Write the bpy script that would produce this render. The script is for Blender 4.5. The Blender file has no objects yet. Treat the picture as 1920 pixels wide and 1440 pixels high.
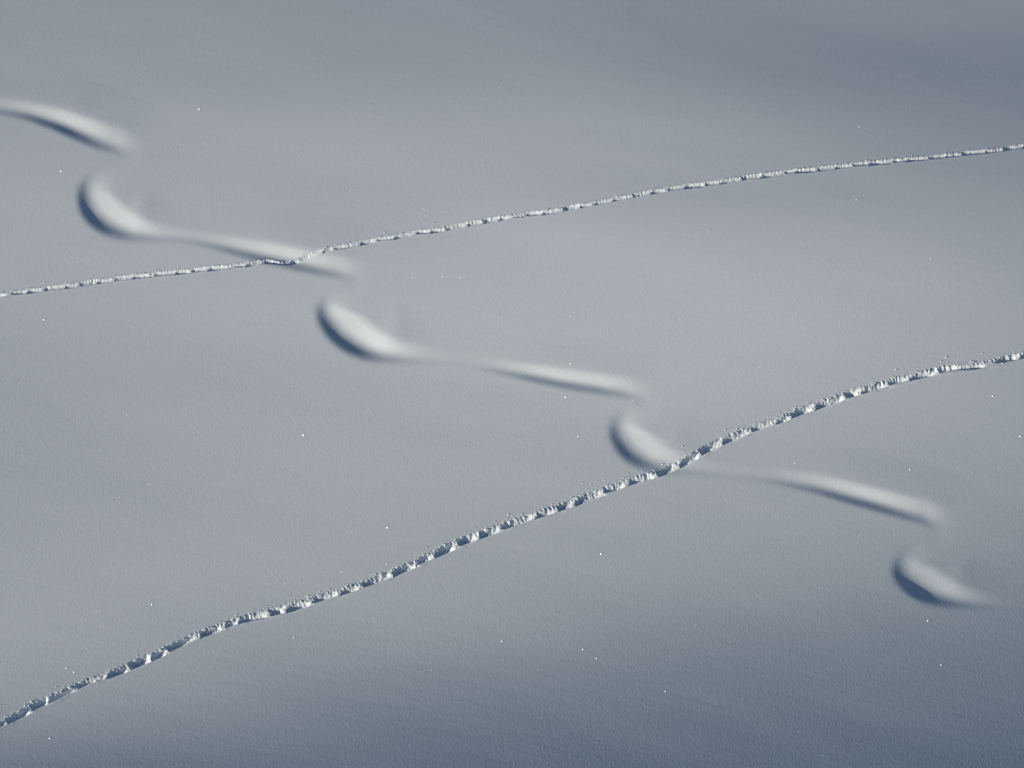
import bpy, math, random
import numpy as np
from mathutils import Vector, Matrix

sc = bpy.context.scene
col = sc.collection
rad = math.radians
# ------------------------------------------------------------------ frame
# The slope is a tilted plane with in-plane axes U, V and normal N.
BETA = rad(45)        # angle between the line of sight and the slope
TILT = rad(22)        # steepness of the slope
FALL = rad(-55)       # in-plane direction of the fall line
SUN_E = rad(11.5)     # height of the sun over the slope surface
SUN_A = rad(208)    # in-plane direction the sun stands in
DIST = 70.0
PPM = 80.0            # photo pixels per metre at the centre

Zup = np.array([-math.sin(TILT)*math.cos(FALL), -math.sin(TILT)*math.sin(FALL), math.cos(TILT)])  # world up, in (U,V,N)
cdir = np.array([0, -math.cos(BETA), math.sin(BETA)])                                              # towards the camera
h = cdir - Zup*cdir.dot(Zup); h /= np.linalg.norm(h)
EY = -h; EX = np.cross(EY, Zup); EZ = Zup
R = np.array([EX, EY, EZ])                     # rows: world axes written in (U,V,N)
U, V, N = R[:, 0].copy(), R[:, 1].copy(), R[:, 2].copy()
Cw = R @ cdir
RIGHT = U
UPV = R @ np.array([0, math.sin(BETA), math.cos(BETA)])
CAM = Cw*DIST
Lw = R @ np.array([math.cos(SUN_E)*math.cos(SUN_A), math.cos(SUN_E)*math.sin(SUN_A), math.sin(SUN_E)])

cam_d = bpy.data.cameras.new("camera"); cam = bpy.data.objects.new("camera", cam_d); col.objects.link(cam)
cam_d.sensor_width = 36; cam_d.lens = 36*DIST/(1920/PPM); cam_d.clip_end = 3000; cam_d.clip_start = 0.5
M = Matrix.Identity(4)
for i in range(3):
    M[i][0], M[i][1], M[i][2], M[i][3] = RIGHT[i], UPV[i], Cw[i], CAM[i]
cam.matrix_world = M
sc.camera = cam

# ------------------------------------------------------------------ light
SUN_STRENGTH, SKY_STRENGTH, EXPOSURE = 4.4, 0.05, 0.30
SUN_COLOR = (1.0, 0.972, 0.845)
elev = math.asin(Lw[2]); azim = math.atan2(Lw[0], Lw[1])
w = bpy.data.worlds.new("World"); sc.world = w; w.use_nodes = True
nt = w.node_tree; bg = nt.nodes["Background"]
sky = nt.nodes.new("ShaderNodeTexSky"); sky.sky_type = 'NISHITA'; sky.sun_disc = False
sky.sun_elevation = elev; sky.sun_rotation = azim; sky.altitude = 2200; sky.air_density = 1.0; sky.dust_density = 0.2; sky.ozone_density = 3.0
nt.links.new(sky.outputs[0], bg.inputs[0]); bg.inputs[1].default_value = SKY_STRENGTH
sd = bpy.data.lights.new("sun", 'SUN'); sd.energy = SUN_STRENGTH; sd.angle = rad(0.6); sd.color = SUN_COLOR
so = bpy.data.objects.new("sun", sd); col.objects.link(so)
so.rotation_euler = Vector(Lw).to_track_quat('Z', 'Y').to_euler(); so.location = Vector(Lw)*40
sc.view_settings.view_transform = 'Standard'; sc.view_settings.look = 'None'; sc.view_settings.gamma = 1
sc.view_settings.exposure = EXPOSURE
print("sun elevation", math.degrees(elev), "camera elevation", math.degrees(math.asin(Cw[2])))

# ------------------------------------------------------------------ helpers
def cubic(grid, fy, fx):
    """Catmull-Rom sample of grid at fractional row fy, column fx."""
    H_, W_ = grid.shape
    iy = np.floor(fy).astype(np.int32); ix = np.floor(fx).astype(np.int32)
    ty = fy-iy; tx = fx-ix
    def wts(t): return (-.5*t+t*t-.5*t**3, 1-2.5*t*t+1.5*t**3, .5*t+2*t*t-1.5*t**3, -.5*t*t+.5*t**3)
    wy, wx = wts(ty), wts(tx); out = np.zeros(fy.shape)
    for a in range(4):
        r = np.clip(iy+a-1, 0, H_-1); row = 0
        for b in range(4): row = row+wx[b]*grid[r, np.clip(ix+b-1, 0, W_-1)]
        out += wy[a]*row
    return out
def noise2(x, y, seed, size=256):
    g = np.random.RandomState(seed).uniform(-1, 1, (size, size))
    return cubic(np.pad(g, 3, mode='wrap'), np.mod(y, size)+3, np.mod(x, size)+3)
def noise1(x, seed, size=1024):
    g = np.random.RandomState(seed).uniform(-1, 1, size)
    i = np.floor(x).astype(int); t = x-i; t = t*t*(3-2*t)
    return g[i % size]*(1-t)+g[(i+1) % size]*t
def sstep(t): t = np.clip(t, 0, 1); return t*t*(3-2*t)

# camera axes in (U,V,N)
up_l = np.array([0, math.sin(BETA), math.cos(BETA)])
def project(u, v, hh):
    """photo pixel (1920 x 1440) of the point (u, v, h)"""
    X = u; Y = v*up_l[1]+hh*up_l[2]; D = DIST-(v*cdir[1]+hh*cdir[2])
    k = DIST*PPM/D
    return 960+X*k, 720-Y*k

# ------------------------------------------------------------------ broad shape of the slope
# how light the snow is over the frame (0..255), which gives how far each stretch leans to the sun
GX = np.array([-200, 0, 240, 480, 720, 960, 1200, 1440, 1680, 1920, 2120.])
GY = np.array([-150, 0, 120, 240, 360, 480, 600, 720, 840, 960, 1080, 1200, 1320, 1440, 1590.])
TONE = np.array([
 [140,140,140,139,137,134,131,129,127,126,126],
 [143,143,143,142,140,137,134,132,131,130,129],
 [147,148,148,146,144,142,137,129,122,119,118],
 [152,153,154,155,155,154,150,143,134,127,124],
 [156,157,158,158,157,157,154,149,143,137,134],
 [157,158,159,159,160,162,162,160,155,147,142],
 [154,155,157,159,161,163,164,163,158,150,145],
 [150,152,154,156,159,161,162,161,156,150,146],
 [150,151,153,155,156,157,157,155,151,146,143],
 [152,153,154,156,156,155,153,150,146,139,135],
 [153,155,156,156,154,151,147,142,135,127,123],
 [154,155,153,149,145,140,133,126,120,115,112],
 [147,146,140,133,126,121,117,114,111,107,105],
 [122,120,116,112,109,107,104,102, 99, 96, 94],
 [110,108,105,102, 99, 97, 95, 92, 90, 88, 87]], float)
AMB, KK = 0.078, 1.50       # linear light of the sky alone, and of the full sun, on this snow
TONE = TONE+7*np.exp(-((GX[None, :]-900)/900)**2-((GY[:, None]-600)/420)**2)+2+3*np.clip((GX[None, :]-1300)/500, 0, 1)
def srgb2lin(c): c = c/255.; return np.where(c < .04045, c/12.92, ((c+.055)/1.055)**2.4)
GT = (srgb2lin(TONE)-AMB)/KK            # wanted cosine to the sun
GT = np.tan(np.arcsin(np.clip(GT, .02, .9))-SUN_E)
def lean(px, py):
    fx = np.interp(px, GX, np.arange(len(GX))); fy = np.interp(py, GY, np.arange(len(GY)))
    g = cubic(GT, fy, fx)
    off = np.maximum(np.maximum(-200-px, px-2120), np.maximum(-150-py, py-1590))
    return g*np.exp(-np.clip(off, 0, None)/500.)
ta, tb = math.cos(SUN_A-math.pi), math.sin(SUN_A-math.pi)       # light travels this way over the slope
ST = 0.25; NL = 261; LIM = (NL//2)*ST
tt, nn = np.meshgrid(np.arange(NL)*ST-LIM, np.arange(NL)*ST-LIM)   # columns along t, rows across
uu, vv = tt*ta-nn*tb, tt*tb+nn*ta
big = np.zeros_like(tt)
for _ in range(5):
    px, py = project(uu, vv, big)
    g = lean(px, py)
    c = np.cumsum(g, 1)*ST; c -= ST*.5*(g+g[:, :1])
    mid = NL//2
    big = c-c[:, mid-24:mid+25].mean(1, keepdims=True)
def big_h(u, v):
    t = np.clip(u*ta+v*tb, -LIM, LIM); n = np.clip(-u*tb+v*ta, -LIM, LIM)
    return cubic(big, (n+LIM)/ST, (t+LIM)/ST)

# ------------------------------------------------------------------ the old ski track
# x, y of the line where the dark side turns into the bright one (photo px), steepness, width across (px)
SKI = np.array([
 (-190,176,0.1,36),(-90,190,0.14,36),(-10,203,0.2,38),(45,212,0.28,40),(100,228,0.4,48),(145,245,0.4,56),(188,262,0.32,60),(218,272,0.22,60),(236,284,0.03,60),
 (228,302,0.015,60),(206,320,0.02,64),(180,340,0.07,72),(170,362,0.17,82),(176,390,0.235,86),(199,414,0.3,82),(236,431,0.32,66),(284,441,0.2,44),
 (335,446,0.12,32),(395,456,0.16,34),(450,469,0.28,42),(505,481,0.38,48),(560,493,0.38,50),(608,502,0.32,52),(640,508,0.2,54),(662,518,0.03,54),
 (660,536,0.02,58),(646,553,0.015,64),(622,572,0.07,72),(618,588,0.2,82),(631,611,0.25,88),(654,633,0.31,86),(690,653,0.38,76),(734,664,0.27,56),
 (790,670,0.09,42),(850,677,0.025,34),(905,687,0.05,32),(955,696,0.19,34),(1010,706,0.34,40),(1070,717,0.35,44),(1130,726,0.32,46),(1175,733,0.2,48),(1202,745,0.03,52),
 (1208,768,0.02,58),(1179,786,0.06,72),(1167,806,0.153,84),(1177,830,0.203,88),(1199,851,0.243,84),(1237,868,0.225,66),(1300,879,0.09,44),
 (1360,888,0.05,36),(1430,896,0.06,34),(1480,903,0.16,38),(1535,914,0.235,44),(1590,929,0.319,48),(1650,945,0.336,50),(1705,960,0.269,54),(1738,970,0.2,56),(1756,984,0.03,60),
 (1754,1002,0.02,60),(1738,1022,0.015,64),(1710,1044,0.0504,72),(1698,1066,0.13,84),(1711,1087,0.176,86),(1740,1107,0.23,80),(1785,1122,0.216,60),(1845,1132,0.07,40),
 (1905,1142,0.008,30),(1990,1158,0.0,32),(2060,1180,0.0,36),(2140,1205,0.0,40)], float)
END = np.zeros(len(SKI))
for k, (x, y) in enumerate(SKI[:, :2]):
    for x0, x1, y0, y1 in ((150, 245, 240, 285), (575, 668, 495, 520), (1130, 1210, 725, 750), (1670, 1765, 950, 985)):
        if x0 < x < x1 and y0 < y < y1: END[k] = .7*min(1, (x-x0)/45.)
SKI = np.c_[SKI, END]
_x = np.linspace(0, 2.4, 961)
_t = np.clip((_x-1.0)/1.38, 0, 1)
_fall = np.where(_x > 1.0, 6*_t*(1-_t), 0)                                   # the upper bank eases back to the slope
_b = np.interp(_x, [0, .25, .42, .75, 1.0, 2.4], [0, 0, .09, .09, 0, 0])
_bank = np.cumsum(_b-_fall*_b.sum()/_fall.sum())/400                        # where a stroke ends: only the lit bank is left
def profile(proud):
    d = np.interp(_x, [0, .07, .15, .21, .30, .39, .54, .78, 1.0, 2.4], [0, -.42, -1, -1, -.5, 0, .70, .70, 0, 0])
    d = np.where(d > 0, d*(-d[d < 0].sum()*proud/d[d > 0].sum()), d)
    return np.cumsum(d-_fall*d.sum()/_fall.sum())/400
LUT_A, LUT_B = profile(1.30), profile(1.0)
LUT_C = profile(1.05)*.65+_bank

def spline(pts, step):
    d = np.r_[0, np.cumsum(np.hypot(np.diff(pts[:, 0]), np.diff(pts[:, 1])))]
    idx = np.interp(np.arange(0, d[-1], step), d, np.arange(len(pts)))
    return np.stack([cubic(np.repeat(pts[:, k:k+1], 3, 1), idx, np.ones_like(idx)) for k in range(pts.shape[1])], 1)
SP = spline(SKI, 5.0)
tg = np.gradient(SP[:, :2], axis=0); tg /= np.linalg.norm(tg, axis=1)[:, None]
SKS = 3.0; sx0, sy0 = -200, 60
gx, gy = np.meshgrid(np.arange(sx0, 2160, SKS), np.arange(sy0, 1340, SKS))
num = np.zeros_like(gx); den = np.zeros_like(gx)+1e-30; dmin = np.full(gx.shape, 1e9); arg = np.zeros(gx.shape, int)
SIG = 11.0
for i in range(len(SP)):
    x, y, dep, wd_, en = SP[i]
    r0, r1 = max(0, int((y-150-sy0)/SKS)), max(0, int((y+150-sy0)/SKS)); c0, c1 = max(0, int((x-150-sx0)/SKS)), max(0, int((x+150-sx0)/SKS))
    if r1 <= r0 or c1 <= c0: continue
    X = gx[r0:r1, c0:c1]-x; Y = gy[r0:r1, c0:c1]-y
    tx, ty = tg[i]
    q = X*ty-Y*tx                     # left-hand side of travel (up the picture) is positive
    al = X*tx+Y*ty
    kb = min(1, max(0, (wd_-54)/14)); lut = (LUT_A*(1-kb)+LUT_B*kb)*(1-en)+LUT_C*en
    dep *= .90+.10*kb
    f = np.interp(q/wd_+.37, _x, lut, 0, 0)*wd_/PPM*1.32*np.exp(-(al/30)**2)
    d2 = X*X+Y*Y
    wt = np.exp(-d2/(2*SIG*SIG)+0)*1.0+1e-12/(1+d2)**2*1e3
    num[r0:r1, c0:c1] += wt*dep*f; den[r0:r1, c0:c1] += wt
    dd = np.sqrt(d2); m = dd < dmin[r0:r1, c0:c1]
    dmin[r0:r1, c0:c1][m] = dd[m]; arg[r0:r1, c0:c1][m] = i
ski = num/den*sstep((140-dmin)/40)
for _ in range(2):
    k = np.array([1, 2, 1.])/4
    ski = sum(k[j]*np.roll(ski, j-1, 0) for j in range(3)); ski = sum(k[j]*np.roll(ski, j-1, 1) for j in range(3))
def ski_h(px, py):
    m = (px > sx0+10) & (px < 2140) & (py > sy0+10) & (py < 1320)
    o = np.zeros(px.shape); o[m] = cubic(ski, (py[m]-sy0)/SKS, (px[m]-sx0)/SKS); return o

# ------------------------------------------------------------------ the two foot trails (photo px of their middle lines)
LOWER = [(-160,1430),(-90,1398),(-30,1373),(15,1351),(55,1330),(100,1309),(147,1287),(175,1276),(200,1268),(232,1255),(277,1236),(307,1222),(332,1210),(370,1192),
 (402,1180),(430,1171),(457,1161),(520,1146),(580,1129),(640,1110),(700,1090),(735,1076),(767,1062),(792,1051),(820,1037),(850,1023),(872,1014),(905,1001),(940,989),
 (970,979),(1005,967),(1042,955),(1065,947),(1100,933),(1135,920),(1157,914),(1175,906),(1200,898),(1227,891),(1246,885),(1262,877),(1285,865),(1302,855),(1322,844),
 (1342,834),(1362,825),(1400,809),(1440,796),(1457,790),(1495,775),(1535,760),(1560,752),(1587,742),(1625,731),(1647,724),(1672,717),(1715,706),(1745,699),(1777,692),
 (1810,689),(1840,686),(1860,681),(1885,674),(1915,667),(1970,652),(2060,625)]
UPPER = [(-160,574),(-80,563),(0,553),(35,549),(60,545),(92,541),(125,537),(155,532),(197,526),(235,521),(270,517),(330,511),(400,503),(440,499),(460,497),(482,492),(502,491),
 (528,495),(548,493),(568,484),(590,475),(620,467),(652,462),(685,454),(707,450),(745,444),(775,437),(802,434),(842,428),(877,420),(920,413),(976,404),(1035,397),
 (1064,391),(1091,386),(1132,379),(1160,372),(1189,367),(1240,357),(1290,349),(1340,343),(1400,333),(1440,328),(1485,321),(1540,317),(1600,309),(1645,305),(1710,299),
 (1752,295),(1810,288),(1852,284),(1910,276),(1980,268),(2070,256)]
class Trail:
    def __init__(s, pts, pitch, half, depth, seed, teeth, ridge, bank, pinch, lift, gap):
        s.bank, s.pinch, s.lift, s.gap = bank, pinch, lift, gap
        P = spline(np.array(pts, float), 2.0)
        k = np.ones(9)/9; P[4:-4] = np.stack([np.convolve(P[:, j], k, 'valid') for j in (0, 1)], 1)
        s.P = P; s.th = np.arctan2(-np.gradient(P[:, 1]), np.gradient(P[:, 0]))
        s.S = np.r_[0, np.cumsum(np.hypot(np.diff(P[:, 0]), np.diff(P[:, 1])))]
        r = np.random.RandomState(seed); s.seed = seed
        s.pitch, s.half, s.depth, s.teeth = pitch, half, depth, teeth
        n = int(s.S[-1]/pitch)
        s.cut = np.arange(n)*pitch+r.uniform(-.26, .26, n)*pitch        # the ridges between prints
        s.cs = ridge*r.uniform(.5, 1, n); s.cw = r.uniform(4.0, 8.0, n)*(half/9)
        s.tail = r.uniform(.2, .75, n+1)
        s.dp = r.uniform(.8, 1.15, n+1); s.wd = r.uniform(.78, 1.15, n+1)
    def coords(s, px, py):
        x = px.copy()
        for _ in range(3):
            yc = np.interp(x, s.P[:, 0], s.P[:, 1]); th = np.interp(x, s.P[:, 0], s.th)
            q = (yc-py)*np.cos(th)+(px-x)*(-np.sin(th)); x = px-0+q*np.sin(th)*1.0
            x = np.clip(x, s.P[0, 0], s.P[-1, 0])
        return np.interp(x, s.P[:, 0], s.S), q
    def height(s, px, py, ss, q):
        sd = s.seed; a = s.half; k = a/9.
        i = np.clip(np.searchsorted(s.cut, ss), 0, len(s.cut))
        j0 = np.clip(i-1, 0, len(s.cut)-1); j1 = np.clip(i, 0, len(s.cut)-1)
        side = np.where(i % 2 == 0, 1., -1.)
        pin = 1-sum(p*np.exp(-((px-x)/w)**2) for x, w, p in s.pinch)
        wid = s.wd[i]*(1+.14*noise1(ss/90, sd+1))*pin
        wj = noise1(ss/6.0+.35*q/6, sd+2); wk = noise1(ss/2.9+.3*q/3, sd+3)
        aU = a*wid+side*1.2*k+k*(1.6*wj+.8*wk); aL = a*wid-side*1.0*k+k*.45*noise1(ss/11, sd+4)
        prof = sstep((q+aL)/(2.0*k))*sstep((aU-q)/(s.bank*k*(1+.3*wj)))
        sad = 0
        for j in (j0, j1):
            d = ss-s.cut[j]-.25*q+2.5*k*noise1(q/3.1+j*7.3, sd+12)
            even = np.where(j % 2 == 0, 1., -1.)
            wt = np.clip(.78+even*q/(2.6*a), .15, 1.2)
            sad = np.maximum(sad, s.cs[j]*wt*np.exp(-np.abs(d/(s.cw[j]*2.0))**2.6))
        dep = s.depth*s.dp[i]*pin*prof*(1-np.clip(sad, 0, .93))
        rough = noise2(px/3.4, py/3.4, sd+5)*.6+noise2(px/1.9, py/1.9, sd+6)*.4
        inside = np.clip(prof*1.3, 0, 1)
        teeth = (.65+.6*noise1(ss/26, sd+13))*(1-2*np.abs(noise1(ss/(3.9*k**.5)+.30*q/3.6+1.5*noise1(ss/19, sd+14), sd+10)))*np.clip((q+.25*a)/(.8*a), 0, 1)*np.clip((a*1.35-q)/(.5*a), 0, 1)
        clod = np.clip(noise2(px/4.2, py/4.2, sd+7), 0, 1)*np.exp(-((q-a*1.05)/(a*.5))**2)
        clod2 = np.clip(noise2(px/5.5, py/4.0, sd+8)-.45, 0, 1)*np.exp(-((q-a*1.5)/(a*.8))**2)
        t0 = s.cut[j0]; fr = np.clip((ss-.2*q-t0)/np.maximum(s.cut[j1]-t0, 8), 0, 1)
        heap = (1.35-1.15*fr)*s.lift*pin*(1+.5*wj+.3*wk)*sstep((q+.5*a)/(1.3*a))*sstep((1.55*a+.3*a*wj-q)/(.55*a))*s.dp[i]
        win = 1-s.gap*(1-sstep(fr/.18)*sstep((1-fr)/s.tail[i]))
        return win*(-dep+heap+s.depth*(rough*.13*inside+s.teeth*teeth+.07*clod+.05*clod2+.30*np.clip(sad-.25, 0, 1)*(rough+.2)*inside
                             +.05*np.exp(-((q+a*1.25)/(a*.35))**2)*(1+noise1(ss/14, sd+9))))
TL = Trail(LOWER, 48.0, 6.5, .086, 11, .18, .66, 6.5, ((185, 28, .38), (1858, 15, .88), (1800, 30, .3)), .003, .38)
TU = Trail(UPPER, 35.0, 4.1, .042, 47, .17, .30, 6.0, ((962, 16, .6), (430, 25, .3), (15, 12, .5), (528, 20, .55)), .004, .42)

# ------------------------------------------------------------------ the sheet of snow
def axis(lo, hi, step, far):
    c = list(np.linspace(lo, hi, int((hi-lo)/step)+1)); s = step
    a = [c[0]]; 
    while a[-1] > -far: s *= 1.22; a.append(a[-1]-s)
    s = step; b = [c[-1]]
    while b[-1] < far: s *= 1.22; b.append(b[-1]+s)
    return np.array(a[:0:-1]+c+b[1:])
STEP = 1.2/PPM
au = axis(-14.3, 14.3, STEP, 400); av = axis(-13.2, 16.6, STEP/math.sin(BETA), 400)
Ug, Vg = np.meshgrid(au, av)
print("grid", Ug.shape)
B = big_h(Ug, Vg)
far = np.hypot(Ug, Vg)
Hh = B.copy()
for _ in range(2):
    px, py = project(Ug, Vg, Hh); Hh = B+ski_h(px, py)
px, py = project(Ug, Vg, Hh)
infr = (px > -190) & (px < 2110) & (py > -150) & (py < 1600)
# wind texture: faint long streaks, soft ripples, grain
ca, sa = math.cos(rad(-12)), math.sin(rad(-12))
al = Ug*ca+Vg*sa; ac = -Ug*sa+Vg*ca
wind = .0003*noise2(al/1.3, ac/.17, 71)+.00018*noise2(al/.45, ac/.07, 72)+.0020*noise2(al/2.2+5, ac/.8, 73)
wind += .007*noise2(al/5.5, ac/2.1, 74)
rs = np.random.RandomState(5)
grain = rs.normal(0, 1, Ug.shape)
g2 = noise2(Ug/.034, Vg/.048, 75, 512)
Hs = Hh+wind*(far < 60)+infr*(.00043*grain+.00010*g2)
part = np.zeros(Ug.shape, np.int32)
for T, base in ((TU, 1000), (TL, 2000)):
    ss, q = T.coords(px, py)
    m = (np.abs(q) < 34) & infr
    Hs[m] += T.height(px[m], py[m], ss[m], q[m])
    T.m, T.ss, T.q = m, ss, q
# which thing a spot of snow belongs to
m = (px > sx0+10) & (px < 2140) & (py > sy0+10) & (py < 1320) & infr
iy = ((py[m]-sy0)/SKS).astype(int); ix = ((px[m]-sx0)/SKS).astype(int)
lab = np.where(ski[iy, ix] < -.006, arg[iy, ix]+10, 0); part[m] = lab
for T, base in ((TU, 1000), (TL, 2000)):
    edge = T.half*1.55+T.half*.25*noise1(T.ss/17, T.seed+20)
    rim = T.m & (np.abs(T.q) < edge)
    part[rim] = base
    i = np.clip(np.searchsorted(T.cut, T.ss), 0, len(T.cut))
    lo = T.cut[np.clip(i-1, 0, len(T.cut)-1)]; hi = T.cut[np.clip(i, 0, len(T.cut)-1)]
    inn = rim & (np.abs(T.q) < T.half*1.05) & (T.ss > lo+3) & (T.ss < hi-3)
    part[inn] = base+1+i[inn]
W = (Ug[..., None]*U+Vg[..., None]*V+Hs[..., None]*N).reshape(-1, 3)
ny, nx = Ug.shape
idx = np.arange(ny*nx).reshape(ny, nx)
quads = np.stack([idx[:-1, :-1], idx[:-1, 1:], idx[1:, 1:], idx[1:, :-1]], -1).reshape(-1, 4)
fp = part[:-1, :-1].reshape(-1)

# ------------------------------------------------------------------ materials
def snow_material(name):
    m = bpy.data.materials.new(name); m.use_nodes = True; t = m.node_tree; b = t.nodes["Principled BSDF"]
    tc = t.nodes.new("ShaderNodeTexCoord")
    n1 = t.nodes.new("ShaderNodeTexNoise"); n1.inputs["Scale"].default_value = 28; n1.inputs["Detail"].default_value = 1.5
    t.links.new(tc.outputs["Object"], n1.inputs["Vector"])
    base = t.nodes.new("ShaderNodeMix"); base.data_type = 'RGBA'; base.blend_type = 'OVERLAY'
    base.inputs[0].default_value = .085
    base.inputs[6].default_value = (.90, .915, .93, 1)
    t.links.new(n1.outputs["Color"], base.inputs[7]); t.links.new(base.outputs[2], b.inputs["Base Color"])
    b.inputs["Roughness"].default_value = .85; b.inputs["Specular IOR Level"].default_value = .12
    return m
SNOW = snow_material("snow")
def mesh_obj(name, verts, faces, mat, parent=None, smooth=True):
    me = bpy.data.meshes.new(name); faces = np.asarray(faces); k = faces.shape[1]
    me.vertices.add(len(verts)); me.vertices.foreach_set("co", np.asarray(verts, np.float32).ravel())
    me.loops.add(faces.size); me.loops.foreach_set("vertex_index", faces.astype(np.int32).ravel())
    me.polygons.add(len(faces)); me.polygons.foreach_set("loop_start", np.arange(0, faces.size, k, dtype=np.int32))
    me.polygons.foreach_set("use_smooth", np.full(len(faces), smooth))
    me.update(calc_edges=True); me.materials.append(mat)
    o = bpy.data.objects.new(name, me); col.objects.link(o)
    if parent: o.parent = parent; o.matrix_parent_inverse = Matrix.Translation(-parent.location)
    return o
def patch(name, mask, parent=None):
    f = quads[mask]; vid, inv = np.unique(f, return_inverse=True)
    return mesh_obj(name, W[vid], inv.reshape(-1, 4), SNOW, parent)
def empty(name, loc, label, cat, group=None):
    o = bpy.data.objects.new(name, None); col.objects.link(o); o.location = Vector(loc)
    o['label'] = label; o['category'] = cat
    if group: o['group'] = group
    return o
o = patch("snow_slope", fp == 0); o['kind'] = 'structure'

def spot(pxx, pyy):
    k = np.argmin((px-pxx)**2+(py-pyy)**2+1e9*(~infr)); return W[k]
st = empty("ski_track", spot(960, 700), "old wavy ski track softened by drifted snow, winding across both lines of footprints", "ski track")
arc = fp-10
d = np.r_[0, np.cumsum(np.hypot(np.diff(SKI[:, 0]), np.diff(SKI[:, 1])))]
marks = [0, 9, 17, 25, 33, 42, 49, 57, 66, len(SKI)-1]
for n, (a, b) in enumerate(zip(marks[:-1], marks[1:])):
    lo, hi = d[a]/5.0, d[b]/5.0+(5 if b == marks[-1] else 0)
    mk = (fp >= 10) & (fp < 1000) & (arc >= lo) & (arc < hi)
    if mk.sum() > 20: patch("turn_hollow" if n % 2 else "traverse_groove", mk, st)

def ico():
    p = (1+5**.5)/2
    v = np.array([(-1,p,0),(1,p,0),(-1,-p,0),(1,-p,0),(0,-1,p),(0,1,p),(0,-1,-p),(0,1,-p),(p,0,-1),(p,0,1),(-p,0,-1),(-p,0,1)], float)
    f = np.array([(0,11,5),(0,5,1),(0,1,7),(0,7,10),(0,10,11),(1,5,9),(5,11,4),(11,10,2),(10,7,6),(7,1,8),(3,9,4),(3,4,2),(3,2,6),(3,6,8),(3,8,9),(4,9,5),(2,4,11),(6,2,10),(8,6,7),(9,8,1)])
    return v/np.linalg.norm(v, axis=1)[:, None], f
IV, IF = ico()
fine_u0, fine_v0 = np.searchsorted(au, -14.3), np.searchsorted(av, -12.9)
def locate(pxx, pyy):
    """grid point of the snow seen at a photo pixel"""
    u, v = (pxx-960)/PPM, (720-pyy)/PPM/math.sin(BETA)
    for _ in range(8):
        i = np.clip(np.searchsorted(av, v), 0, ny-1); j = np.clip(np.searchsorted(au, u), 0, nx-1)
        qx, qy = project(au[j], av[i], Hh[i, j])
        u = au[j]+(pxx-qx)/PPM*.95; v = av[i]+(qy-pyy)/PPM/math.sin(BETA)*.95
    i = np.clip(np.searchsorted(av, v), 0, ny-1); j = np.clip(np.searchsorted(au, u), 0, nx-1)
    return i, j
def crumbs(T, n, parent, seed, rmax):
    r = np.random.RandomState(seed); vs, fs = [], []
    for _ in range(n):
        s_ = r.uniform(0, T.S[-1]); side = r.rand()
        q = r.normal(T.half*.9, T.half*.45) if side < .6 else (r.normal(0, T.half*.5) if side < .88 else T.half+abs(r.normal(0, T.half*1.6)))
        x = np.interp(s_, T.S, T.P[:, 0]); y = np.interp(s_, T.S, T.P[:, 1]); th = np.interp(s_, T.S, T.th)
        i, j = locate(x-q*math.sin(th), y-q*math.cos(th))
        if not (2 < i < ny-3 and 2 < j < nx-3): continue
        rr = rmax*r.uniform(.3, 1)**2+.006
        v = IV*rr*r.uniform(.75, 1.25, (12, 1))*r.uniform(.7, 1.2, (1, 3))
        fs.append(IF+12*len(vs)); vs.append(v+W[i*nx+j]+N*rr*.1)
    o = mesh_obj("snow_crumbs", np.concatenate(vs), np.concatenate(fs), SNOW, parent, True); o['kind'] = 'stuff'
for T, base, lb, at, rm, nc in (
    (TU, 1000, "thin pale line of small footprints crossing the upper slope, bright along its whole length", (960, 406), .008, 300),
    (TL, 2000, "deep trench of dark footprints with crumbly edges crossing the lower slope from the bottom left", (960, 983), .011, 500)):
    t = empty("footprint_trail", spot(*at), lb, "footprint trail", "trails of footprints across the snow slope")
    patch("trampled_rim", fp == base, t)
    ids = np.unique(fp[(fp > base) & (fp < base+900)])
    for k in ids:
        mk = fp == k
        if mk.sum() > 25: patch("footprint", mk, t)
    rest = [k for k in ids if (fp == k).sum() <= 25]
    crumbs(T, nc, t, T.seed+90, rm)

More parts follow.
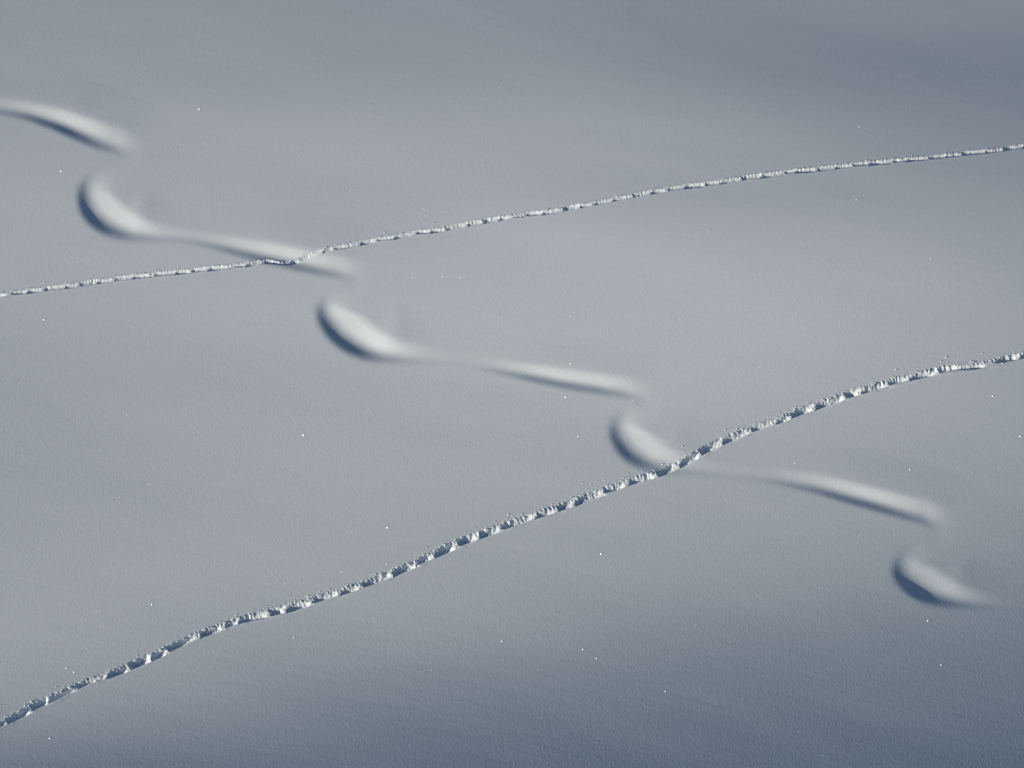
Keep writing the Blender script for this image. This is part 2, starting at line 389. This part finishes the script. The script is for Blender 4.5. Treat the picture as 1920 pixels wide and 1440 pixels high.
# ------------------------------------------------------------------ frost crystals that catch the sun
def glint_material():
    m = bpy.data.materials.new("frost"); m.use_nodes = True; b = m.node_tree.nodes["Principled BSDF"]
    n = m.node_tree.nodes.new("ShaderNodeTexNoise"); n.inputs["Scale"].default_value = 40
    mx = m.node_tree.nodes.new("ShaderNodeMix"); mx.data_type = 'RGBA'; mx.inputs[0].default_value = .03; mx.inputs[6].default_value = (.96, .97, 1, 1)
    m.node_tree.links.new(n.outputs["Color"], mx.inputs[7]); m.node_tree.links.new(mx.outputs[2], b.inputs["Base Color"])
    b.inputs["Roughness"].default_value = .5; b.inputs["Metallic"].default_value = 1
    return m
r = np.random.RandomState(3)
vs, fs = [], []
known = [(568,817,3),(1745,486,2.6),(1860,744,2.4),(1705,882,2.4),(1125,1040,2.6),(725,990,2.4),(283,1134,2.4),(113,322,2.6),(373,206,2.4),(1605,375,2.2),(1069,683,2.6),(1059,746,2.6),
 (1912,819,2.8),(1739,1165,2.4),(82,600,2.4),(1489,870,1.8),(1092,1218,2.4),(123,1254,2.0),(137,1261,2.0),(656,359,1.8),(224,933,1.8),(1083,820,1.6),(940,1203,1.8),(1246,1298,1.8),
 (1763,1248,1.8),(1117,1235,1.8),(91,1385,2.0),(550,1196,1.6),(1185,752,1.5),(1610,239,1.5),(862,521,1.6),(829,520,1.6),(1300,150,1.3),(465,118,1.3),(337,271,1.4)]
for _ in range(280): known.append((r.uniform(-60, 1980), r.uniform(-60, 1500), .35+.9*r.rand()**5))
for x, y, sz in known:
    i, j = locate(x, y)
    rr = sz*.26/PPM
    n = Lw+Cw+r.normal(0, .08, 3); n /= np.linalg.norm(n)
    a = np.cross(n, [0.3, .1, 1]); a /= np.linalg.norm(a); b = np.cross(n, a)
    ang = np.arange(6)*math.pi/3+r.rand()
    ring = [rr*(math.cos(t)*a*r.uniform(.8, 1.1)+math.sin(t)*b) for t in ang]
    c = W[i*nx+j]+N*(rr*.6+.001)
    v = np.array([c+p+n*rr*.12 for p in ring]+[c+p*.9-n*rr*.12 for p in ring]+[c+n*rr*.2, c-n*rr*.2])
    k = 14*len(vs)
    for e in range(6):
        g_ = (e+1) % 6
        fs += [(k+e, k+g_, k+12), (k+6+g_, k+6+e, k+13), (k+e, k+6+e, k+g_), (k+g_, k+6+e, k+6+g_)]
    vs.append(v)
o = mesh_obj("frost_crystals", np.concatenate(vs), np.array(fs), glint_material(), None, False); o['kind'] = 'stuff'
o['label'] = "tiny frost crystals glinting all over the snow"; o['category'] = 'frost'
